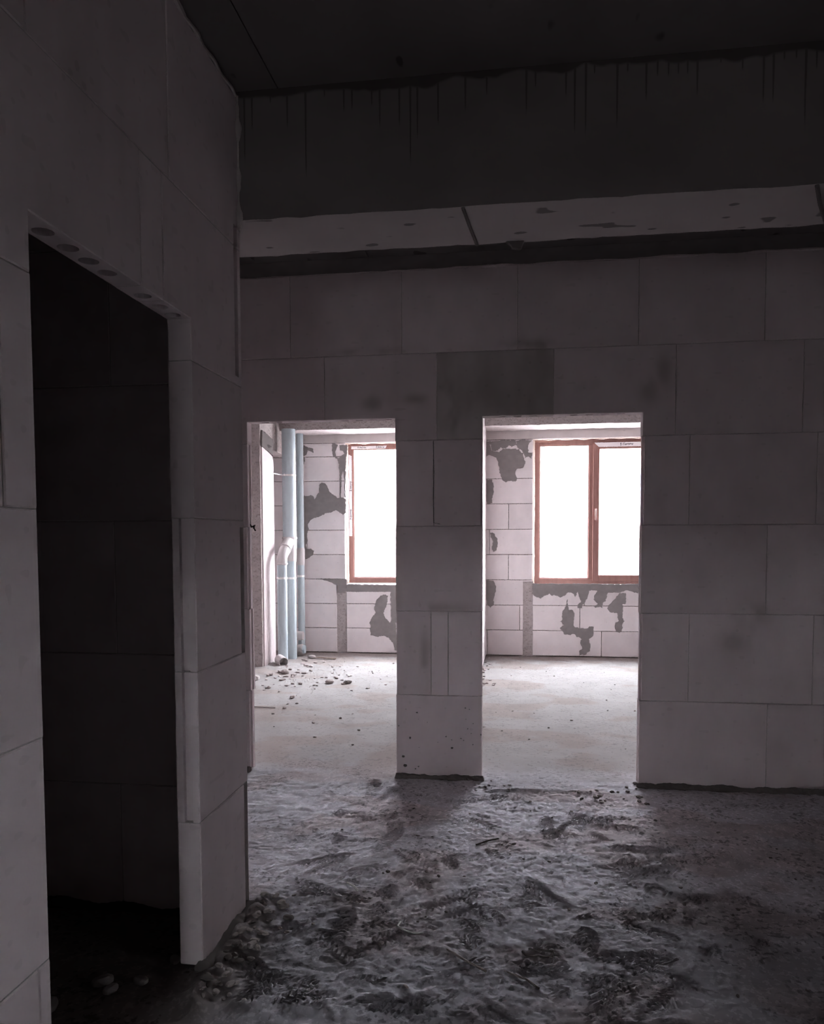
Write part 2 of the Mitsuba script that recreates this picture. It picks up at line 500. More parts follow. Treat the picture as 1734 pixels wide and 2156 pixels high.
def ground(x, y):
    return float(H[ixf(x), iyf(y)])


# ceiling slab, with one formwork joint running away from the viewer
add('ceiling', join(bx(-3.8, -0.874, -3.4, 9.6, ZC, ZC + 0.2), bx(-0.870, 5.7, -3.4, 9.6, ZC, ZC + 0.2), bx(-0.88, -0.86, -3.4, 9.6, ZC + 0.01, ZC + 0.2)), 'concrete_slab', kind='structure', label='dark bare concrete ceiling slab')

# block walls
row_a = [-1.344 + 0.667 * k for k in range(-4, 8)]
row_b = [-1.1405 + 0.6675 * k for k in range(-4, 8)]
front_rows = [
    (0.015, 0.5, [-2.29, -2.95, 1.38, 2.05, 2.7]),
    (0.5, 1.0, [-2.0, -2.66, -0.509, -0.408, 0.953, 1.613, 2.28, 2.95]),
    (1.0, 1.5, [-2.3, -2.97, 1.36, 2.03, 2.7]),
    (1.5, 2.0, [-2.0, -2.66, -0.493, 0.942, 1.61, 2.28, 2.94]),
    (2.0, 2.5, row_b),
    (2.5, 2.975, row_a),
]
DOORS_F = [(-1.620, -0.1, -0.718, 2.13), (-0.209, -0.1, 0.686, 2.13)]


def front_cuts(k, a, b, q):
    u0, _, u1, _ = q.bounds
    out = []
    edge = {-1.620: 1, -0.718: -1, -0.209: 1, 0.686: -1}
    for e, side in edge.items():      # tongue on some block ends, groove on others; side: where the doorway lies
        at = u1 if side > 0 else u0
        if k > 3 or abs(at - e) > 0.01 or (e == -0.718 and k == 0) or (e == -0.209 and k == 0):
            continue
        odd = (k + (e > -1)) % 2
        s0, s1 = (at - 0.018, at + 0.01) if side > 0 else (at - 0.01, at + 0.018)
        if odd:
            out.append(lbox(s0, s1, 0.026, 0.054, -0.2, 2.2))
        else:
            t0, t1 = (at - 0.012, at + 0.01) if side > 0 else (at - 0.01, at + 0.012)
            out += [lbox(t0, t1, -0.02, 0.024, -0.2, 2.2), lbox(t0, t1, 0.056, 0.1, -0.2, 2.2)]
    return out


def front_pick(k, a, b, r):
    if k == 4 and abs(a + 0.47) < 0.1:
        return 'gypsum_dirty'
    if k == 4 and -1.2 < a < 1.0:
        return 'gypsum_mid'
    if k == 1 and abs(a + 0.509) < 0.02:
        return 'gypsum_pale'
    return None


fr_front = build_wall('wall_front', (0, D, 0), (1, 0, 0), (0, 1, 0), TH, front_rows, DOORS_F, (-3.7, 3.4), PALE, 'joint_glue', gap=0.0028,
                      cuts=[cavities(4, 2.13, [(-1.62, -0.718), (-0.209, 0.686)]), front_cuts], pick=front_pick,
                      label='pale block partition wall with two doorways')
left_rows = [
    (0.02, 0.5, [2.15 - 0.667 * k for k in range(1, 9)]),
    (0.5, 1.0, [1.18 - 0.667 * k for k in range(0, 8)]),
    (1.0, 1.5, [0.85 - 0.667 * k for k in range(0, 8)]),
    (1.5, 2.0, [1.42 - 0.667 * k for k in range(0, 8)]),
    (2.0, 2.5, [2.015 - 0.667 * k for k in range(0, 8)] + [2.15]),
    (2.5, 3.045, [2.2 - 0.667 * k for k in range(0, 9)]),
]
DOOR_L = (1.525, -0.1, 2.335, 2.13)


def left_cuts(k, a, b, q):
    u0, _, u1, _ = q.bounds
    out = []
    if abs(u0 - 2.335) < 0.01 and k in (1, 2):
        out.append(lbox(2.32, 2.353, 0.024, 0.054, -0.2, 2.2))
    if abs(u0 - 2.335) < 0.01 and k == 3:
        out.append(lbox(2.32, 2.337, -0.02, 0.1, 1.0, 2.1))
    if abs(u1 - YB) < 0.01 and k in (0, 2):
        out += [lbox(2.735, 2.9, -0.02, 0.022, -0.2, 1.475), lbox(2.735, 2.9, 0.058, 0.1, -0.2, 1.475)]
    if abs(u1 - YB) < 0.01 and k in (4, 5):
        out += [lbox(2.715, 2.75, -0.02, 0.03, 2.03, 2.575)]
    return out


def left_cavities(k, a, b, q):
    if k != 4:
        return None
    us = [1.635, 1.733, 1.821, 1.908, 2.10, 2.205, 2.29]
    return [cyl(u, TH / 2, 2.08, 2.22, 0.025) for u in us if a + 0.02 < u < b - 0.02]


fr_left = build_wall('wall_left', (XL, 0, 0), (0, 1, 0), (-1, 0, 0), TH, left_rows, [DOOR_L], (-3.1, YB), PALE, 'joint_glue', gap=0.003,
                     cuts=[left_cavities, left_cuts], label='pale block wall with a dark doorway, ending free at its right')
dark_rows = [(0.01, 0.5, [-1.5, -2.17, -2.84]), (0.5, 1.0, [-1.85, -2.5, -3.2]), (1.0, 1.5, [-1.5, -2.17, -2.84]), (1.5, 2.0, [-1.85, -2.5, -3.2]), (2.0, 2.5, [-1.5, -2.17, -2.84]), (2.5, 3.06, [-1.85, -2.5, -3.2])]
fr_dark = build_wall('wall_closet', (0, 2.68, 0), (1, 0, 0), (0, 1, 0), TH, dark_rows, [], (-3.7, XL - TH), ['gypsum_pale'], 'joint_glue',
                     label='shadowed block wall seen through the dark doorway')
part_rows = [(0.3 * k + 0.015, min(0.3 * k + 0.315, 3.06), [4.9 + 0.62 * j + (0.31 if k % 2 else 0) for j in range(8)]) for k in range(10)] + [(3.015, 3.06, [])]
part_rows = part_rows[:9] + [(2.715, 3.06, part_rows[9][2])]
fr_part = build_wall('wall_partition', (-0.385, 0, 0), (0, 1, 0), (-1, 0, 0), 0.1, part_rows, [], (D + TH, DW), ['aerated'], 'joint_glue',
                     label='pale partition wall between the two window rooms')
# window wall: courses of about 0.3 m, openings and two vertical chases
zs = [0.0, 0.315, 0.6165, 0.921, 1.224, 1.5255, 1.83, 2.128, 2.425, 2.588]
W_OPEN = [(-2.115, 0.845, -0.560, 2.588), (0.165, 0.845, 1.815, 2.588)]
CHASE = [(-2.227, -0.1, -2.102, 0.90), (0.057, -0.1, 0.172, 0.90)]
wj = [
    [-2.75, -0.70, -0.37, 0.976, 1.70, 2.4], [-3.1, -0.9, 0.017, 0.724, 1.43, 2.15], [-2.8, -0.70, 0.774, 1.5, 2.2],
    [-2.85, -0.118, 2.1, 2.8], [-2.6, -0.345, 1.9, 2.6], [-2.85, -0.118, 2.1, 2.8], [-2.75, -2.174, 2.1, 2.8], [-2.75, 1.9, 2.6], [-2.85, 2.1, 2.8],
]
win_rows = [(a + (0.012 if k == 0 else 0), b, wj[k]) for k, (a, b) in enumerate(zip(zs[:-1], zs[1:]))]
fr_win = build_wall('wall_window', (0, DW, 0), (1, 0, 0), (0, 1, 0), 0.34, win_rows, W_OPEN + CHASE, (-3.7, 3.4), ['aerated', 'aerated', 'aerated_dim'], 'joint_dark', gap=0.006,
                    recess=0.006, mitre=0.004, depth_jitter=0.003, label='block outer wall with two windows and smears of grey mortar')
for o in CHASE:
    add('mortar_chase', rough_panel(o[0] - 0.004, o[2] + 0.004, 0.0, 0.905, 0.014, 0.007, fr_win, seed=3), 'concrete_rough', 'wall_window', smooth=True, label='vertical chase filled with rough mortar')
PATCH = {
'a1':[(-2.692, 1.984), (-2.609, 1.95), (-2.525, 1.955), (-2.491, 1.901), (-2.47, 1.955), (-2.435, 1.995), (-2.434, 2.075), (-2.406, 2.109), (-2.357, 2.095), (-2.33, 2.061), (-2.31, 2.007), (-2.276, 1.966), (-2.228, 1.945), (-2.214, 1.912), (-2.159, 1.925), (-2.1, 1.911), (-2.101, 1.736), (-2.14, 1.716), (-2.181, 1.75), (-2.222, 1.771), (-2.278, 1.744), (-2.361, 1.732), (-2.417, 1.698), (-2.5, 1.679), (-2.557, 1.645), (-2.585, 1.591), (-2.572, 1.544), (-2.586, 1.51), (-2.601, 1.442), (-2.587, 1.401), (-2.616, 1.347), (-2.609, 1.3), (-2.546, 1.3), (-2.512, 1.266), (-2.519, 1.225), (-2.569, 1.184), (-2.632, 1.164), (-2.702, 1.17)],
'a2':[(-2.686, 2.569), (-2.63, 2.568), (-2.575, 2.547), (-2.505, 2.526), (-2.506, 2.479), (-2.575, 2.507), (-2.589, 2.454), (-2.638, 2.438), (-2.604, 2.407), (-2.633, 2.333), (-2.689, 2.281)],
'a3':[(-2.27, 2.588), (-2.199, 2.58), (-2.209, 2.527), (-2.23, 2.474), (-2.216, 2.433), (-2.189, 2.406), (-2.223, 2.4), (-2.258, 2.434), (-2.271, 2.501)],
'a4':[(-2.174, 2.566), (-2.078, 2.564), (-2.079, 2.444), (-2.093, 2.418), (-2.101, 2.271), (-2.104, 1.924), (-2.113, 1.924), (-2.117, 2.138), (-2.129, 2.245), (-2.15, 2.205), (-2.16, 1.925), (-2.171, 1.925), (-2.171, 2.139), (-2.183, 2.326), (-2.2, 2.393), (-2.154, 2.432), (-2.113, 2.458), (-2.14, 2.499), (-2.168, 2.499)],
'a5':[(-2.459, 0.928), (-2.327, 0.928), (-2.251, 0.919), (-2.098, 0.92), (-2.099, 0.859), (-2.114, 0.75), (-2.217, 0.75), (-2.224, 0.845), (-2.258, 0.858), (-2.272, 0.865), (-2.327, 0.896), (-2.397, 0.914)],
'a6':[(-2.085, 0.859), (-1.448, 0.849), (-1.45, 0.391), (-1.491, 0.384), (-1.452, 0.039), (-1.5, 0.052), (-1.52, 0.133), (-1.574, 0.2), (-1.642, 0.226), (-1.724, 0.211), (-1.8, 0.237), (-1.806, 0.305), (-1.792, 0.346), (-1.813, 0.387), (-1.799, 0.427), (-1.736, 0.509), (-1.757, 0.563), (-1.743, 0.618), (-1.715, 0.685), (-1.68, 0.713), (-1.612, 0.74), (-1.585, 0.713), (-1.599, 0.605), (-1.641, 0.51), (-1.614, 0.443), (-1.566, 0.39), (-1.546, 0.39), (-1.551, 0.781), (-2.065, 0.778)],
'b1':[(-0.395, 2.578), (-0.302, 2.569), (-0.22, 2.581), (-0.058, 2.585), (-0.031, 2.564), (-0.03, 2.523), (-0.084, 2.504), (-0.112, 2.525), (-0.152, 2.485), (-0.22, 2.5), (-0.247, 2.46), (-0.313, 2.461), (-0.329, 2.529), (-0.35, 2.543), (-0.315, 2.461), (-0.233, 2.443), (-0.193, 2.483), (-0.057, 2.48), (0.01, 2.468), (0.024, 2.427), (0.051, 2.413), (0.058, 2.359), (0.079, 2.305), (0.052, 2.258), (-0.029, 2.239), (-0.043, 2.198), (-0.015, 2.116), (-0.042, 2.089), (-0.11, 2.104), (-0.158, 2.084), (-0.192, 2.105), (-0.219, 2.173), (-0.233, 2.255), (-0.247, 2.337), (-0.274, 2.379), (-0.342, 2.407), (-0.394, 2.394)],
'b2':[(-0.031, 2.571), (0.037, 2.583), (0.145, 2.574), (0.105, 2.521), (0.112, 2.426), (0.159, 2.411), (0.152, 2.357), (0.119, 2.385), (0.078, 2.372), (0.051, 2.427), (0.021, 2.468), (-0.023, 2.496)],
'b3':[(-0.394, 2.121), (-0.321, 2.12), (-0.294, 2.038), (-0.3, 1.956), (-0.321, 1.888), (-0.314, 1.84), (-0.369, 1.833), (-0.393, 1.875)],
'b4':[(-0.334, 1.49), (-0.286, 1.476), (-0.251, 1.407), (-0.244, 1.324), (-0.264, 1.269), (-0.306, 1.255), (-0.319, 1.311), (-0.299, 1.379), (-0.327, 1.435)],
'b5':[(-0.392, 0.918), (-0.298, 0.912), (-0.27, 0.863), (-0.267, 0.78), (-0.297, 0.683), (-0.29, 0.634), (-0.332, 0.585), (-0.366, 0.62), (-0.391, 0.738)],
'b6':[(0.167, 0.879), (1.47, 0.879), (1.471, 0.764), (1.314, 0.784), (1.262, 0.804), (1.17, 0.776), (1.051, 0.775), (1.038, 0.748), (1.013, 0.666), (0.986, 0.652), (0.98, 0.598), (0.954, 0.611), (0.894, 0.59), (0.887, 0.61), (0.933, 0.638), (0.88, 0.692), (0.892, 0.76), (0.932, 0.799), (0.826, 0.798), (0.82, 0.733), (0.787, 0.664), (0.747, 0.623), (0.747, 0.588), (0.701, 0.588), (0.694, 0.629), (0.733, 0.664), (0.706, 0.732), (0.699, 0.786), (0.666, 0.718), (0.652, 0.759), (0.585, 0.779), (0.545, 0.731), (0.492, 0.716), (0.424, 0.743), (0.397, 0.729), (0.37, 0.757), (0.316, 0.736), (0.263, 0.701), (0.195, 0.728), (0.165, 0.755)],
'b7':[(1.177, 0.769), (1.255, 0.77), (1.25, 0.641), (1.217, 0.64), (1.213, 0.477), (1.239, 0.444), (1.22, 0.423), (1.214, 0.355), (1.188, 0.307), (1.149, 0.313), (1.126, 0.367), (1.134, 0.422), (1.167, 0.436), (1.159, 0.531), (1.08, 0.544), (1.04, 0.584), (1.053, 0.625), (1.105, 0.68)],
'b8':[(0.56, 0.614), (0.573, 0.703), (0.587, 0.614), (0.594, 0.566), (0.641, 0.567), (0.661, 0.526), (0.655, 0.471), (0.649, 0.389), (0.662, 0.361), (0.736, 0.348), (0.816, 0.35), (0.836, 0.377), (0.883, 0.364), (0.884, 0.268), (0.831, 0.213), (0.851, 0.144), (0.845, 0.075), (0.805, 0.061), (0.799, 0.033), (0.725, 0.032), (0.718, 0.073), (0.752, 0.101), (0.731, 0.17), (0.744, 0.225), (0.683, 0.252), (0.656, 0.286), (0.616, 0.264), (0.535, 0.277), (0.528, 0.304), (0.488, 0.345), (0.535, 0.387), (0.494, 0.428), (0.521, 0.456), (0.513, 0.524)],
}
for i, (k, pts) in enumerate(PATCH.items()):
    add('mortar_patch', splat(pts, fr_win, 0.006, seed=i, amp=0.011, step=0.007), 'mortar', 'wall_window', label='smeared patch of dark grey mortar')
add('sill_mortar', splat([(-2.1, 0.845), (-2.1, 0.765), (-0.57, 0.77), (-0.57, 0.845)], fr_win, 0.005, seed=41, amp=0.004), 'mortar', 'wall_window', label='grey mortar strip below the window opening')
for x0, x1 in ((-2.115, -0.56), (0.165, 1.815)):
    add('sill_bed', rbox(x0, x1, DW + 0.002, DW + 0.14, 0.835, 0.852, 0.003), 'mortar', 'wall_window')

# concrete: band over the windows, beam along the far ceiling, beam across the near room
add('lintel_band', rbox(-3.7, 3.4, DW - 0.004, DW + 0.34, 2.590, ZC, 0.004), 'gypsum_dirty', 'wall_window', label='grey concrete band over the windows')


def beam_mesh(x0, x1, y0, y1, z0, z1, amp, step, seed):
    """Beam whose seen faces and lower edges are uneven."""
    xs = np.arange(x0, x1 + step, step)
    prof = [(y0, z1)] + [(y0, z1 + (z0 - z1) * t) for t in np.linspace(0.2, 0.97, 5)] + [(y0 + 0.003, z0)] + [(y0 + (y1 - y0) * t, z0) for t in np.linspace(0.08, 0.92, 6)] + [(y1, z0 + 0.003), (y1, z1)]
    k = len(prof)
    v = np.array([[x, y, z] for x in xs for y, z in prof])
    nn = meshkit.fbm(v * np.array([14, 22, 22.0]) + seed, 3, seed) - 0.5
    lower = np.exp(-((v[:, 2] - z0) / 0.02) ** 2)
    v[:, 2] += amp * nn * 2 * lower
    v[:, 1] += amp * 0.6 * (meshkit.fbm(v * 11 + 9, 2, seed + 3) - 0.5) * 2 * (v[:, 2] < z1 - 0.01)
    f = []
    for i in range(len(xs) - 1):
        for j in range(k - 1):
            a, b, c, d = i * k + j, i * k + j + 1, (i + 1) * k + j + 1, (i + 1) * k + j
            f += [[a, b, c], [a, c, d]]
    return trimesh.Trimesh(v, np.array(f), process=False)


nb = number('trim_1')
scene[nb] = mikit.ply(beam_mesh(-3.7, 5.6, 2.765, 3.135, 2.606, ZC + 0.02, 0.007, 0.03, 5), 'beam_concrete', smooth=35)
tag(nb, 'dark concrete beam with drip stains spanning the room below the ceiling', None, None, 'structure')
for x, lean in ((-0.20, 0.03), (0.98, 0.16)):     # board joints left in the underside
    add('joint_fin', tube([(x, 2.77, 2.602), (x + lean * 0.4, 2.92, 2.602), (x + lean, 3.12, 2.603)], 0.007, 8), 'joint_dark', nb, label='dark board joint in the underside')
add('mortar_lump', splat([(0.07, 2.60), (0.10, 2.56), (0.14, 2.565), (0.15, 2.60), (0.11, 2.62)], frame((-0.13, 3.135, 0.02), (1, 0, 0), (0, 1, 0)), 0.02, 3, 0.01), 'joint_dark', nb)
nb2 = number('trim_2')
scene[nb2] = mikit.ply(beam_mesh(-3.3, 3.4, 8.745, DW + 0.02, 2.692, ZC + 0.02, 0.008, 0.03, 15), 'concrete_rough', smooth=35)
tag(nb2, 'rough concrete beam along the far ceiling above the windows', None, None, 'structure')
nb3 = number('trim_3')
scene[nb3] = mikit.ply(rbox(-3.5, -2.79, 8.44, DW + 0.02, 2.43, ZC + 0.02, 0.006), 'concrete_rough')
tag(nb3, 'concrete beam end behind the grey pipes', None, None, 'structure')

# gap above the front wall's last course, filled with grey mortar that squeezes out along the lip
add('gap_filling', rbox(-3.7, 3.4, D + 0.012, D + TH - 0.004, 2.974, ZC + 0.01, 0.002), 'mortar', 'wall_front', label='grey mortar filling between the top course and the ceiling')
lip = np.array([[x, D + 0.002 + 0.004 * math.sin(x * 23), 2.977 + 0.006 * (meshkit.fbm(np.array([x * 9, 0, 0.0]), 3, 4) - 0.5)] for x in np.arange(-1.75, 3.38, 0.025)])
add('mortar_lip', tube(lip, 0.003 + 0.011 * np.clip(meshkit.fbm(lip * np.array([7.0, 0, 0]), 3, 2) - 0.42, 0, 1) * 2, 7), 'gypsum_pale', 'wall_front', smooth=True)

tl = np.array([[XL + 0.004 * math.sin(y * 40), y, 3.05] for y in np.arange(-0.5, 2.77, 0.02)])
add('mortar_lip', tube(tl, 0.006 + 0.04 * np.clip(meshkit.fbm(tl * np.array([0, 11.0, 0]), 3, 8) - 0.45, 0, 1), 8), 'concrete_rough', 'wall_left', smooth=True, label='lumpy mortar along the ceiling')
tl = np.array([[XL + 0.004, 2.765, z] for z in np.arange(2.57, 3.06, 0.015)])
add('mortar_lip', tube(tl, 0.004 + 0.03 * np.clip(meshkit.fbm(tl * np.array([0, 0, 16.0]), 3, 12) - 0.42, 0, 1), 8), 'gypsum_dirty', 'wall_left', smooth=True, label='lumpy mortar beside the beam')
# mortar bed squeezed out at the foot of the front wall
def bed(points, r0, seed):
    p = np.array(points, float)
    k = max(3, int(np.linalg.norm(p[-1] - p[0]) / 0.012))
    q = p[0] + (p[-1] - p[0]) * np.linspace(0, 1, k)[:, None]
    g = meshkit.fbm(q * 13 + seed, 3, seed)
    q[:, 2] = 0.004
    m = tube(q, r0 * (0.55 + 1.1 * g), 9)
    v = np.array(m.vertices)
    m.vertices = v + 0.022 * (np.stack([meshkit.fbm(v * 45 + seed, 3, seed + j) for j in range(3)], 1) - 0.5) * np.array([1, 1, 0.9])
    return m


for i, (x0, x1) in enumerate(((-3.6, -1.63), (-0.725, -0.20), (0.68, 3.35))):
    add('mortar_bed', bed([(x0, D - 0.004, 0), (x1, D - 0.004, 0)], 0.021, i + 2), 'rubble_dark', 'wall_front', smooth=False, label='dark mortar squeezed out under the lowest course')
add('mortar_bed', bed([(XL + 0.002, 2.33, 0), (XL + 0.002, 2.78, 0)], 0.026, 9), 'rubble_dark', 'wall_left', smooth=True, label='dark mortar squeezed out under the lowest course')
add('mortar_bed', bed([(XL + 0.002, -3, 0), (XL + 0.002, 1.53, 0)], 0.022, 19), 'rubble_dark', 'wall_left', smooth=True, label='dark mortar squeezed out under the lowest course')
foot = [(-1.112, 0.0), (-1.112, 0.02), (-1.25, 0.035), (-1.34, 0.02), (-1.47, 0.045), (-1.6, 0.03), (-1.75, 0.05), (-1.95, 0.03), (-2.3, 0.05), (-3.6, 0.04), (-3.6, 0.0)]
add('black_strip', splat(foot[::-1], fr_dark, 0.006, 77, 0.008), 'near_black', 'wall_closet', label='black strip along the foot of the wall')  # thin near black strip with a ragged top edge

# splashes and repair lines on the wall
spl = [(-0.594, 0.394, 5), (-0.585, 0.355, 2), (-0.636, 0.241, 6), (-0.677, 0.127, 7), (-0.666, 0.072, 9), (-0.603, 0.055, 4), (-0.586, 0.069, 4), (-0.421, 0.255, 4), (-0.387, 0.236, 3), (-0.385, 0.188, 6),
       (-0.332, 0.247, 3), (-0.316, 0.236, 3), (-0.306, 0.429, 4), (-0.283, 0.422, 3), (-0.262, 0.213, 3), (-0.261, 0.337, 3), (-0.272, 0.279, 3), (-0.303, 0.363, 2), (-0.532, 0.337, 2), (-0.469, 0.22, 2),
       (-0.292, 0.306, 3), (-0.582, 0.185, 2), (-0.661, 0.413, 2), (-0.215, 0.273, 4), (-0.704, 0.311, 3), (-0.418, 0.073, 2)]
dots = []
for i, (x, z, r) in enumerate(spl):
    m = trimesh.creation.icosphere(subdivisions=1, radius=r * 0.001)
    m.vertices *= 1 + 0.3 * (rng.random((len(m.vertices), 1)) - 0.5)
    m.vertices[:, 1] *= 0.35
    m.vertices[:, 0] *= 1.25
    m.apply_translation((x, D - 0.001, z))
    dots.append(m)
add('mud_splashes', join(*dots), 'rubble_dark', 'wall_front', kind='stuff', label='dark specks of splashed mortar low on the pillar')
add('crack', tube([(-0.493, D - 0.0005, 1.995), (-0.490, D - 0.0005, 1.80), (-0.494, D - 0.0005, 1.66), (-0.491, D - 0.0005, 1.52), (-0.455, D - 0.0005, 1.512)], 0.0022, 6), 'rubble_dark', 'wall_front', label='dark crack running down the pillar')
for x, z0, z1 in ((-0.509, 0.52, 0.985), (-0.408, 0.52, 0.98)):
    add('glue_bead', tube([(x, D + 0.0005, z) for z in np.linspace(z0, z1, 12)], 0.003 + 0.001 * rng.random(12), 6), 'joint_glue', 'wall_front', smooth=True)

# the shell that closes the rooms, outside the picture
FILL_SIDE = (-0.45, 0.0, 1.22, 1.56)      # unseen opening added in the right wall to brighten the near walls
add('wall_right', join(bx(5.5, 5.7, -3.4, FILL_SIDE[0], -0.1, ZC + 0.02), bx(5.5, 5.7, FILL_SIDE[1], D + TH, -0.1, ZC + 0.02), bx(5.5, 5.7, FILL_SIDE[0], FILL_SIDE[1], -0.1, FILL_SIDE[2]), bx(5.5, 5.7, FILL_SIDE[0], FILL_SIDE[1], FILL_SIDE[3], ZC + 0.02),
    bx(3.3, 5.7, D + 0.002, D + 0.3, -0.1, ZC + 0.02), bx(3.3, 3.5, D + TH, 9.6, -0.1, ZC + 0.02)), 'gypsum_mid', kind='structure')
FILL_BACK = (-0.88, -0.46, 0.95, 1.5)    # second unseen opening, added behind the viewer for more fill light
add('wall_back', join(bx(-3.8, FILL_BACK[0], -3.4, -3.1, -0.1, ZC + 0.02), bx(FILL_BACK[1], 5.7, -3.4, -3.1, -0.1, ZC + 0.02), bx(FILL_BACK[0], FILL_BACK[1], -3.4, -3.1, -0.1, FILL_BACK[2]), bx(FILL_BACK[0], FILL_BACK[1], -3.4, -3.1, FILL_BACK[3], ZC + 0.02)), 'gypsum_mid', kind='structure')
add('wall_outer', join(bx(-3.8, -3.6, -3.4, DW, -0.1, ZC + 0.02), bx(-3.6, -3.28, D + TH, DW, -0.1, ZC + 0.02)), 'gypsum_mid', kind='structure')
add('ground_slab', bx(-3.8, 5.7, -3.4, 9.55, -0.2, -0.05), 'concrete_slab', kind='structure')

# ------------------------------------------------------------------ windows
TYPE_Y = DW + 0.115


def mitred(u0, u1, z0, z1, w, y0, y1, c=0.004):
    """A rectangular frame of four profiles joined as one mesh."""
    return join(rbox(u0, u0 + w, y0, y1, z0, z1, c), rbox(u1 - w, u1, y0, y1, z0, z1, c), rbox(u0 + w - 0.002, u1 - w + 0.002, y0 + 0.0005, y1, z0, z0 + w, c), rbox(u0 + w - 0.002, u1 - w + 0.002, y0 + 0.0005, y1, z1 - w, z1, c))


def lettering(text, height, depth=0.0012):
    m = meshkit.text_mesh(text, height, depth, bold=True)
    m.apply_transform(np.array([[1, 0.22, 0, 0], [0, 1, 0, 0], [0, 0, 1, 0], [0, 0, 0, 1.0]]))
    # the printed mark before the word: a rounded cap above two stems
    s = height
    cap = Polygon([(-1.15 * s, 0.55 * s), (-1.15 * s, 0.8 * s), (-1.0 * s, 1.05 * s), (-0.55 * s, 1.05 * s), (-0.4 * s, 0.8 * s), (-0.4 * s, 0.55 * s)])
    marks = [cap, sbox(-1.0 * s, -0.35 * s, -0.84 * s, 0.45 * s), sbox(-0.7 * s, -0.35 * s, -0.54 * s, 0.45 * s)]
    return join(m, *[trimesh.creation.extrude_polygon(g, depth, engine='earcut') for g in marks])


def on_face(mesh, x, y, z, turn=0.0):
    """Lays flat lettering on a face that looks towards -y."""
    m = mesh.copy()
    m.apply_transform(trimesh.transformations.rotation_matrix(math.radians(turn), (0, 0, 1)))
    v = np.array(m.vertices)
    m = trimesh.Trimesh(np.stack([v[:, 0], -v[:, 2], v[:, 1]], 1), np.array(m.faces), process=False)
    m.apply_translation((x, y, z))
    return m


def window(name, x0, width, films, label):
    w = number(name)
    y0 = TYPE_Y
    z0, z1 = 0.868, 2.590
    o = join(mitred(x0, x0 + width, z0, z1, 0.068, y0, y0 + 0.07), rbox(x0 + 0.645, x0 + 0.715, y0, y0 + 0.07, z0 + 0.066, z1 - 0.066, 0.004))
    scene[w] = mikit.ply(o, 'brown_laminate')
    tag(w, label, None, None, 'structure')
    sash = number(w + '__sash')
    sx0, sx1 = x0 + 0.690, x0 + width - 0.03
    scene[sash] = mikit.ply(mitred(sx0, sx1, z0 + 0.035, z1 - 0.045, 0.075, y0 - 0.022, y0 + 0.045), 'brown_laminate')
    tag(sash, 'opening casement')
    add('bead', mitred(x0 + 0.062, x0 + 0.651, z0 + 0.062, z1 - 0.062, 0.014, y0 + 0.008, y0 + 0.03, 0.002), 'brown_laminate', w)
    add('pane', bx(x0 + 0.06, x0 + 0.65, y0 + 0.034, y0 + 0.0345, z0 + 0.06, z1 - 0.06), 'glass', w)
    g = trimesh.Trimesh([[sx0 + 0.07, y0 + 0.012, z0 + 0.1], [sx1 - 0.07, y0 + 0.012, z0 + 0.1], [sx1 - 0.07, y0 + 0.012, z1 - 0.115], [sx0 + 0.07, y0 + 0.012, z1 - 0.115]], [[0, 1, 2], [0, 2, 3]], process=False)
    g2 = trimesh.Trimesh([[x0 + 0.06, y0 + 0.034, z0 + 0.06], [x0 + 0.65, y0 + 0.034, z0 + 0.06], [x0 + 0.65, y0 + 0.034, z1 - 0.06], [x0 + 0.06, y0 + 0.034, z1 - 0.06]], [[0, 1, 2], [0, 2, 3]], process=False)
    scene[w + '__pane'] = mikit.ply(g2, 'glass')
    add('pane', g, 'glass', sash)
    hx_ = sx0 + 0.034
    hy = y0 - 0.022
    add('handle', join(rbox(hx_ - 0.014, hx_ + 0.014, hy - 0.009, hy + 0.001, 1.70, 1.775, 0.004), tube([(hx_, hy, 1.755), (hx_, hy - 0.035, 1.757), (hx_, hy - 0.042, 1.74), (hx_, hy - 0.040, 1.63)], [0.009, 0.009, 0.0095, 0.008], 12)), 'brown_laminate', sash, smooth=40, label='brown lever handle')
    for pts, yy, words in films:
        q = Polygon([(x0 + a, b) for a, b in pts])
        m = trimesh.creation.extrude_polygon(q, 0.0012, engine='earcut')
        v = np.array(m.vertices)
        f = add('protective_film', trimesh.Trimesh(np.stack([v[:, 0], y0 + yy - v[:, 2], v[:, 1]], 1), np.array(m.faces), process=False), 'film_white', w, label='white protective film with printed lettering')
        for x, z, h, turn in words:
            add('lettering', on_face(lettering('Gamma', h), x0 + x, y0 + yy - 0.0013, z, turn), 'film_ink', f, label='printed word and mark')
    # mounting foam squeezed out around the frame
    path = [(x0 - 0.006, y0 - 0.02, z) for z in np.arange(0.86, 2.585, 0.02)]
    g = 0.010 + 0.014 * np.clip(meshkit.fbm(np.array(path) * np.array([0, 0, 14.0]) + x0, 3, 3), 0, 1)
    add('mounting_foam', tube(path, g, 8), 'foam', w, smooth=True, label='pale foam bead beside the frame')
    path = [(x, y0 - 0.07, 2.590 + 0.004 * math.sin(x * 31)) for x in np.arange(x0 - 0.02, x0 + width + 0.02, 0.025)]
    g = 0.008 + 0.008 * np.clip(meshkit.fbm(np.array(path) * np.array([12.0, 0, 0]), 3, 5), 0, 1)
    add('mounting_foam', tube(path, g, 8), 'foam', w, smooth=True)
    return w


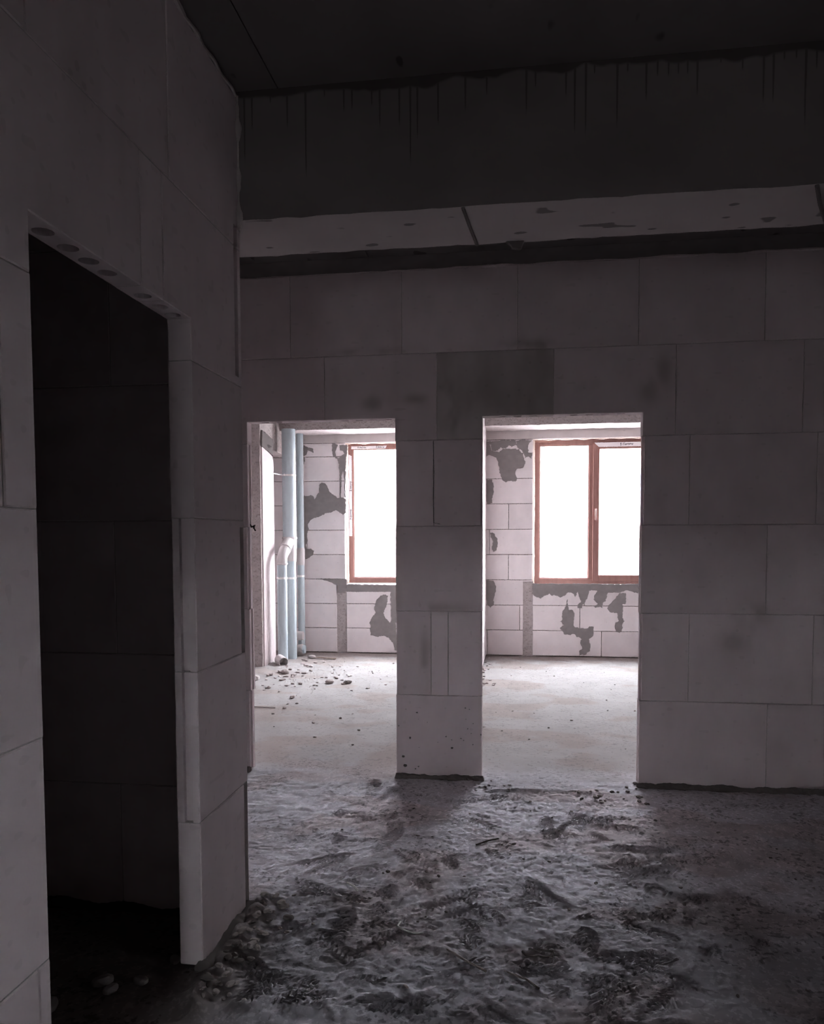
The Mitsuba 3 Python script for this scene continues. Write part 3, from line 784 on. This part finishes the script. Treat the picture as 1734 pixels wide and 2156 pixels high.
k = (TYPE_Y - 0.0) / DW
films_1 = [([(0.045, 2.560), (0.045, 2.524), (0.47, 2.524), (0.49, 2.560)], -0.001, [(0.145, 2.535, 0.017, 0), (0.375, 2.535, 0.017, 0)]),
           ([(0.010, 2.46), (0.010, 1.45), (0.050, 1.45), (0.050, 2.44)], -0.001, [(0.042, 2.03, 0.020, 90), (0.042, 1.68, 0.020, 90)])]
films_2 = [([(0.700, 2.544), (0.755, 2.492), (1.53, 2.492), (1.58, 2.544)], -0.0232, [(1.025, 2.510, 0.024, 0)])]
window('window_1', -2.098, 1.52, films_1, 'brown framed window of the left room with printed white film on its frame')
window('window_2', 0.180, 1.62, films_2, 'brown framed window of the right room with an opening casement')
rag = [(0.0 + i * 0.02, 2.566 + 0.007 * math.sin(i * 1.7)) for i in range(12)]
add('torn_film', splat([(0.20, 2.592), (0.19, 2.565), (0.28, 2.558), (0.36, 2.560), (0.43, 2.575), (0.46, 2.592)], frame((0, TYPE_Y - 0.004, 0), (1, 0, 0), (0, 1, 0)), 0.006, 8, 0.006), 'bare_frame', 'window_2', label='crumpled end of peeled film')

# ------------------------------------------------------------------ column in the left corner of the far room
col = number('column')
cb = trimesh.creation.box(extents=(0.5, 0.42, ZC + 0.02))
cb = cb.subdivide_to_size(0.06)
cb.apply_translation((-3.02, 8.20, ZC / 2))
vv = np.array(cb.vertices)
cb.vertices = vv + 0.006 * np.stack([meshkit.fbm(vv * 16, 3, 1) - 0.5, meshkit.fbm(vv * 16, 3, 2) - 0.5, 0 * vv[:, 0]], 1) * 2
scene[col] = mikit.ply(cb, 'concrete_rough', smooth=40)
tag(col, 'rough concrete column in the far left corner beside the grey pipes', 'column')
fr_col = frame((-2.767, 0, 0), (0, 1, 0), (-1, 0, 0))
add('plaster_coat', splat([(8.02, 0.0), (8.405, 0.0), (8.405, 2.28), (8.37, 2.34), (8.30, 2.37), (8.02, 2.42)], fr_col, 0.012, 12, 0.004), 'gypsum_mid', col, label='smooth whitish coat on the side facing right')
add('plaster_coat', splat([(8.0, 2.425), (8.30, 2.375), (8.375, 2.36), (8.38, 2.54), (8.02, 2.60)], fr_col, 0.018, 14, 0.006), 'concrete_slab', col, label='crumbling grey patch near the top')

# ------------------------------------------------------------------ drain pipes
stack = thing('drain_stack', 'tall grey plastic drain pipe splitting in two beside the concrete column', 'pipe')
XA, YA, XB, Y_B = -2.628, 8.27, -2.648, 8.64


def ring(x, y, z, r, h=0.022, bulge=0.007):
    return aim(lathe([(r * 0.98, -h / 2), (r + bulge * 0.4, -h / 2), (r + bulge, -h / 4), (r + bulge, h / 4), (r + bulge * 0.4, h / 2), (r * 0.98, h / 2)]), (x, y, z), (0, 0, 1))


add('upper_pipe', tube([(XB, Y_B, 1.40), (XB, Y_B, 2.69)], 0.079, 32), 'pipe_grey', stack, smooth=40)
wye = join(tube([(XB, Y_B, 1.43), (XB, Y_B, 1.33), (XB + 0.015, Y_B, 1.25), (XB + 0.015, Y_B, 1.16)], [0.083, 0.080, 0.064, 0.062], 28),
           tube([(XB, Y_B - 0.02, 1.40), (XA + 0.004, YA + 0.12, 1.305)], 0.062, 28))
add('wye_fitting', wye, 'fitting_grey', stack, smooth=35, label='pale forked fitting')
add('socket_ring', ring(XB, Y_B, 1.432, 0.082), 'fitting_grey', stack, smooth=35)
el = [(XA + 0.003, YA + 0.115, 1.30), (XA, YA + 0.06, 1.26), (XA, YA + 0.02, 1.22), (XA, YA, 1.17), (XA, YA, 1.13)]
add('elbow_fitting', tube(el, [0.064, 0.060, 0.058, 0.058, 0.061], 28), 'fitting_grey', stack, smooth=35, label='pale bend leading into the front pipe')
add('socket_ring', ring(XA, YA, 1.142, 0.060), 'fitting_grey', stack, smooth=35)
add('socket_ring', aim(ring(0, 0, 0, 0.063), (XA + 0.003, YA + 0.115, 1.303), (0.02, 0.9, 0.42)), 'fitting_grey', stack, smooth=35)
add('front_pipe', tube([(XA, YA, 1.15), (XA, YA, -0.01)], 0.055, 30), 'pipe_grey', stack, smooth=40)
add('rear_pipe', tube([(XB + 0.015, Y_B, 1.2), (XB + 0.015, Y_B, -0.01)], 0.055, 30), 'pipe_grey', stack, smooth=40)


def clamp(x, y, z, r, parent):
    c = add('pipe_clamp', aim(lathe([(r, -0.011), (r + 0.0035, -0.011), (r + 0.0035, 0.011), (r, 0.011), (r, -0.011)]), (x, y, z), (0, 0, 1)), 'zinc', parent, smooth=40, label='metal pipe clamp')
    add('bolt', join(rbox(x - 0.03, x - 0.018, y - r - 0.022, y - r + 0.01, z - 0.012, z + 0.012, 0.002), tube([(x - 0.036, y - r - 0.012, z), (x - 0.006, y - r - 0.012, z)], 0.005, 8)), 'zinc', c)


clamp(XB, Y_B, 2.157, 0.079, stack)
add('anchor_rod', tube([(-2.76, 8.36, 2.165), (-2.70, 8.57, 2.157)], 0.008, 8), 'zinc', stack)
clamp(XA, YA, 0.983, 0.055, stack)
clamp(XB + 0.015, Y_B, 0.962, 0.055, stack)
vent = thing('vent_pipe', 'thin grey plastic pipe standing behind the tall drain pipe', 'pipe')
add('pipe', tube([(-2.635, 9.05, 0.12), (-2.635, 9.05, 2.70)], 0.043, 26), 'pipe_grey', vent, smooth=40)
add('socket', tube([(-2.635, 9.05, 1.10), (-2.635, 9.05, 1.29), (-2.635, 9.05, 1.31)], [0.050, 0.050, 0.046], 26), 'fitting_grey', vent, smooth=35, label='pale socket')
clamp(-2.635, 9.05, 0.965, 0.043, vent)
s1 = thing('drain_stub', 'upper capped grey pipe stub facing right, at the foot of the pipes', 'pipe stub')
add('pipe', tube([(-2.74, 8.93, 0.245), (-2.60, 8.93, 0.245)], 0.050, 26), 'pipe_grey', s1, smooth=40)
add('cap', tube([(-2.66, 8.93, 0.245), (-2.58, 8.93, 0.245)], [0.056, 0.053], 26), 'fitting_grey', s1, smooth=35, label='rounded end cap')
s2 = thing('drain_stub', 'lower grey pipe stub with a ribbed socket, close to the floor', 'pipe stub')
add('pipe', tube([(-2.76, 8.90, 0.085), (-2.62, 8.90, 0.085)], 0.052, 26), 'pipe_grey', s2, smooth=40)
add('socket', join(tube([(-2.665, 8.90, 0.085), (-2.575, 8.90, 0.085)], 0.060, 26), tube([(-2.60, 8.90, 0.085), (-2.585, 8.90, 0.085)], 0.065, 26)), 'fitting_grey', s2, smooth=35, label='ribbed socket')
add('cap', tube([(-2.58, 8.90, 0.085), (-2.55, 8.90, 0.085)], [0.054, 0.050], 26), 'pipe_grey', s2, smooth=35)
off = number('pipe_offcut')
po = aim(lathe([(0.052, -0.062), (0.055, -0.062), (0.055, 0.062), (0.048, 0.062), (0.048, -0.05), (0.0, -0.05), (0, -0.055), (0.052, -0.062)], 30), (-2.60, 8.12, 0.072), (0.62, -0.70, -0.16))
scene[off] = mikit.ply(po, 'fitting_grey', smooth=35)
tag(off, 'short grey pipe socket lying open on the rubble before the pipes', 'pipe fitting')

# ------------------------------------------------------------------ loose things on the floor
rocks = []
for i in range(7):
    m = trimesh.creation.icosphere(subdivisions=1, radius=1.0)
    q = np.array(m.vertices)
    q *= (0.75 + 0.55 * meshkit.noise(q * 1.6 + i * 7, i))[:, None]
    q = np.round(q * 2.2) / 2.2 * 0.55 + q * 0.45
    q *= np.array([1.15, 0.8, 0.5]) * (0.85 + 0.3 * rng.random(3))
    rocks.append(trimesh.convex.convex_hull(q) if i % 2 else trimesh.Trimesh(q, m.faces, process=False))
rock_ply = {(i, c): mikit.ply(m, c) for i, m in enumerate(rocks) for c in ('rubble_pale', 'rubble_mid', 'rubble_dark')}


rock_spots = []


def rock(name, x, y, r, mat, label, cat, group=None, sink=0.25):
    key = number(name)
    rock_spots.append((x, y, r))
    i = int(rng.integers(7))
    scene[key] = {**rock_ply[(i, mat)], 'to_world': T().translate([x, y, ground(x, y) + r * 0.5 * (1 - sink)]).rotate([0, 0, 1], float(rng.uniform(0, 360))).scale([r, r, r])}
    tag(key, label, cat, group)


rg = np.random.default_rng(23)
for _ in range(70):      # crumbled mortar in the left far room, thickest beside the column
    x, y = -2.55 + abs(rg.normal(0, 0.42)), 7.75 + rg.normal(0, 0.42)
    if x < -2.75 or y > 9.0 or (abs(x - XA) < 0.13 and y > 8.0):
        continue
    rock('mortar_crumb', x, min(y, 8.9), rg.uniform(0.008, 0.024), rg.choice(['rubble_pale', 'rubble_mid', 'rubble_mid']), 'small crumb of mortar strewn before the column and the grey pipes', 'rubble', 'mortar crumbs before the column and pipes')
for _ in range(45):
    rock('mortar_crumb', rg.uniform(-2.4, -0.6), rg.uniform(5.0, 8.6), rg.uniform(0.005, 0.013), rg.choice(['rubble_mid', 'rubble_dark']), 'tiny stone scattered on the pale floor beyond the left doorway', 'rubble', 'stones on the floor of the left far room')
for _ in range(26):
    rock('mortar_crumb', rg.uniform(-0.3, 1.2), rg.uniform(4.9, 8.9), rg.uniform(0.004, 0.011), rg.choice(['rubble_mid', 'rubble_dark']), 'tiny stone scattered on the pale floor beyond the right doorway', 'rubble', 'stones on the floor of the right far room')
for _ in range(24):
    rock('mortar_crumb', -0.375 + abs(rg.normal(0, 0.05)), rg.uniform(7.2, 9.1), rg.uniform(0.008, 0.018), rg.choice(['rubble_pale', 'rubble_mid', 'rubble_dark']), 'crumb lying along the foot of the partition wall in the right far room', 'rubble', 'crumbs along the partition wall')
for _ in range(22):
    rock('mortar_crumb', rg.uniform(0.3, 0.72), 4.25 + rg.normal(0, 0.09), rg.uniform(0.005, 0.014), rg.choice(['rubble_mid', 'rubble_dark']), 'stone lying near the right jamb of the right doorway', 'rubble', 'stones at the right jamb of the right doorway')
for _ in range(14):
    rock('mortar_crumb', rg.uniform(-0.25, 0.05), 4.32 + rg.normal(0, 0.04), rg.uniform(0.004, 0.011), rg.choice(['rubble_pale', 'rubble_mid', 'rubble_dark']), 'crumb lying beside the right foot of the pillar', 'rubble', 'crumbs at the foot of the pillar')
for _ in range(60):
    rock('mortar_crumb', -0.99 + abs(rg.normal(0, 0.06)), rg.uniform(2.15, 2.88), rg.uniform(0.006, 0.018), rg.choice(['rubble_dark', 'rubble_mid', 'rubble_mid']), 'crumb in the ridge of rubble along the foot of the left wall', 'rubble', 'rubble along the left wall')
for _ in range(60):
    rock('mortar_crumb', rg.uniform(-0.9, 1.2), rg.uniform(2.2, 4.1), rg.uniform(0.004, 0.010), rg.choice(['rubble_mid', 'rubble_dark']), 'small stone pressed into the trodden dust of the near floor', 'rubble', 'stones on the near floor')
for x, y, r in ((-1.32, 2.22, 0.035), (-1.27, 2.18, 0.03), (-1.42, 2.08, 0.042), (-1.2, 2.24, 0.03), (-1.72, 2.28, 0.05), (-1.15, 2.38, 0.025)):
    rock('masonry_lump', x, y, r * 0.8, 'rubble_mid', 'lump of masonry lying in the gloom beyond the dark left doorway', 'rubble', 'lumps in the dark doorway')
rock('mortar_lump', -2.42, 7.68, 0.05, 'rubble_mid', 'largest brownish lump in the rubble before the pipe socket', 'rubble')
rock('mortar_lump', -1.84, 7.28, 0.045, 'rubble_mid', 'left one of two dark lumps lying on the pale floor of the left far room', 'rubble')
rock('mortar_lump', -1.66, 7.28, 0.04, 'rubble_dark', 'right one of two dark lumps lying on the pale floor of the left far room', 'rubble')
rock('mortar_lump', -2.0, 6.55, 0.03, 'rubble_mid', 'single grey lump in the middle of the left far room floor', 'rubble')
rock('mortar_lump', -2.62, 7.32, 0.06, 'rubble_pale', 'pale lump of mortar by the left jamb of the left doorway', 'rubble')


def stick(name, pts, r, mat, label, cat, sides=8, flat=1.0):
    p = [(x, y, ground(x, y) + r * 0.8 + dz) for x, y, dz in pts]
    key = number(name)
    m = tube(p, r, sides)
    if flat < 1:
        v = np.array(m.vertices)
        v[:, 2] = p[0][2] + (v[:, 2] - p[0][2]) * flat
        m.vertices = v
    scene[key] = mikit.ply(m, mat, smooth=30)
    tag(key, label, cat)


stick('twig', [(-0.19, 3.49, 0), (-0.14, 3.54, 0.004), (-0.09, 3.585, 0)], 0.004, 'rubble_dark', 'short dark stick lying on the lit floor below the pillar', 'stick')
stick('strap_scrap', [(-0.70, 3.03, 0.0), (-0.665, 2.99, 0.006), (-0.64, 2.965, 0.0)], 0.005, 'pale_plastic', 'thin pale strip lying on the floor right of the left wall end', 'strip')
stick('dark_stick', [(-0.24, 2.57, 0), (-0.17, 2.5, 0.003), (-0.10, 2.45, 0)], 0.004, 'rubble_mid', 'longer dark stick half sunk in the dust near the middle of the floor', 'stick')
stick('dark_stick', [(-0.04, 2.47, 0), (0.03, 2.42, 0.003), (0.07, 2.38, 0)], 0.004, 'rubble_mid', 'dark stick nearest to the viewer, lying slantwise', 'stick')
stick('wire_scrap', [(-0.43, 2.74, 0), (-0.435, 2.70, 0.002), (-0.41, 2.672, 0), (-0.37, 2.664, 0), (-0.335, 2.67, 0)], 0.0035, 'pale_plastic', 'pale curved wire scrap lying on the near floor', 'wire')
stick('wire_scrap', [(0.02, 2.60, 0), (0.03, 2.575, 0), (0.12, 2.57, 0), (0.125, 2.60, 0), (0.04, 2.612, 0)], 0.004, 'rubble_dark', 'dark bent wire loop lying on the near floor', 'wire')
stick('board_scrap', [(-2.36, 8.72, 0), (-2.28, 8.70, 0.01), (-2.12, 8.68, 0)], 0.016, 'old_wood', 'flat dark splinter lying at the foot of the left window wall', 'splinter', 6, 0.4)
stick('board_scrap', [(-2.3, 6.15, 0), (-2.16, 6.13, 0.004), (-2.02, 6.13, 0)], 0.009, 'rubble_mid', 'long thin chip lying on the left far room floor nearest the doorway', 'chip', 6, 0.5)
rock('brick_scrap', -2.42, 8.74, 0.05, 'rubble_pale', 'pale chip lying by the dark splinter under the left window', 'rubble')
tie = [(-1.617, D + 0.03, 1.515), (-1.60, D + 0.0, 1.50), (-1.575, D - 0.01, 1.512), (-1.585, D - 0.01, 1.49)]
key = number('binding_wire')
scene[key] = mikit.ply(join(tube(tie, 0.004, 7), tube([(-1.59, D - 0.005, 1.505), (-1.572, D - 0.012, 1.478)], 0.004, 7)), 'black_rubber')
tag(key, 'black twist of wire sticking out of the left doorway jamb', 'wire')

# fine grit: nobody could count it
gm = []
for _ in range(2600):
    z = rg.random()
    if z < 0.55:
        x, y, r = rg.uniform(-2.7, 1.3), rg.uniform(4.6, 9.0), rg.uniform(0.002, 0.005)
    elif z < 0.8:
        x, y, r = -2.5 + abs(rg.normal(0, 0.5)), min(7.9 + rg.normal(0, 0.5), 9.1), rg.uniform(0.003, 0.008)
    else:
        x, y, r = rg.uniform(-0.95, 1.4), rg.uniform(2.2, 4.4), rg.uniform(0.0015, 0.004)
    if any(math.hypot(x - a, y - b) < 1.4 * c + 0.008 for a, b, c in rock_spots) or any(math.hypot(x - a, y - b) < c for a, b, c in ((XA, YA, 0.1), (XB, Y_B, 0.12), (-2.6, 8.12, 0.12), (-2.635, 9.05, 0.1), (-2.66, 8.92, 0.16), (-2.42, 7.68, 0.09), (-1.84, 7.28, 0.07), (-1.66, 7.28, 0.07), (-0.14, 3.54, 0.09), (-2.0, 6.55, 0.06), (-2.62, 7.32, 0.1))) or x < -2.3:
        continue
    t = np.array([[1, 0, -0.4], [-0.5, 0.87, -0.4], [-0.5, -0.87, -0.4], [0.1, 0.1, 0.8]]) * rg.uniform(0.6, 1.3, (4, 3)) * r * 0.7 + (x, y, ground(x, y) + r * 0.3)
    gm.append(t)
gv = np.vstack(gm)
gf = (np.array([[0, 1, 3], [1, 2, 3], [2, 0, 3], [0, 2, 1]])[None] + 4 * np.arange(len(gm))[:, None, None]).reshape(-1, 3)
add('floor_grit', trimesh.Trimesh(gv, gf, process=False), 'rubble_mid', label='fine grit and dust crumbs strewn over the floor', category='grit', kind='stuff')
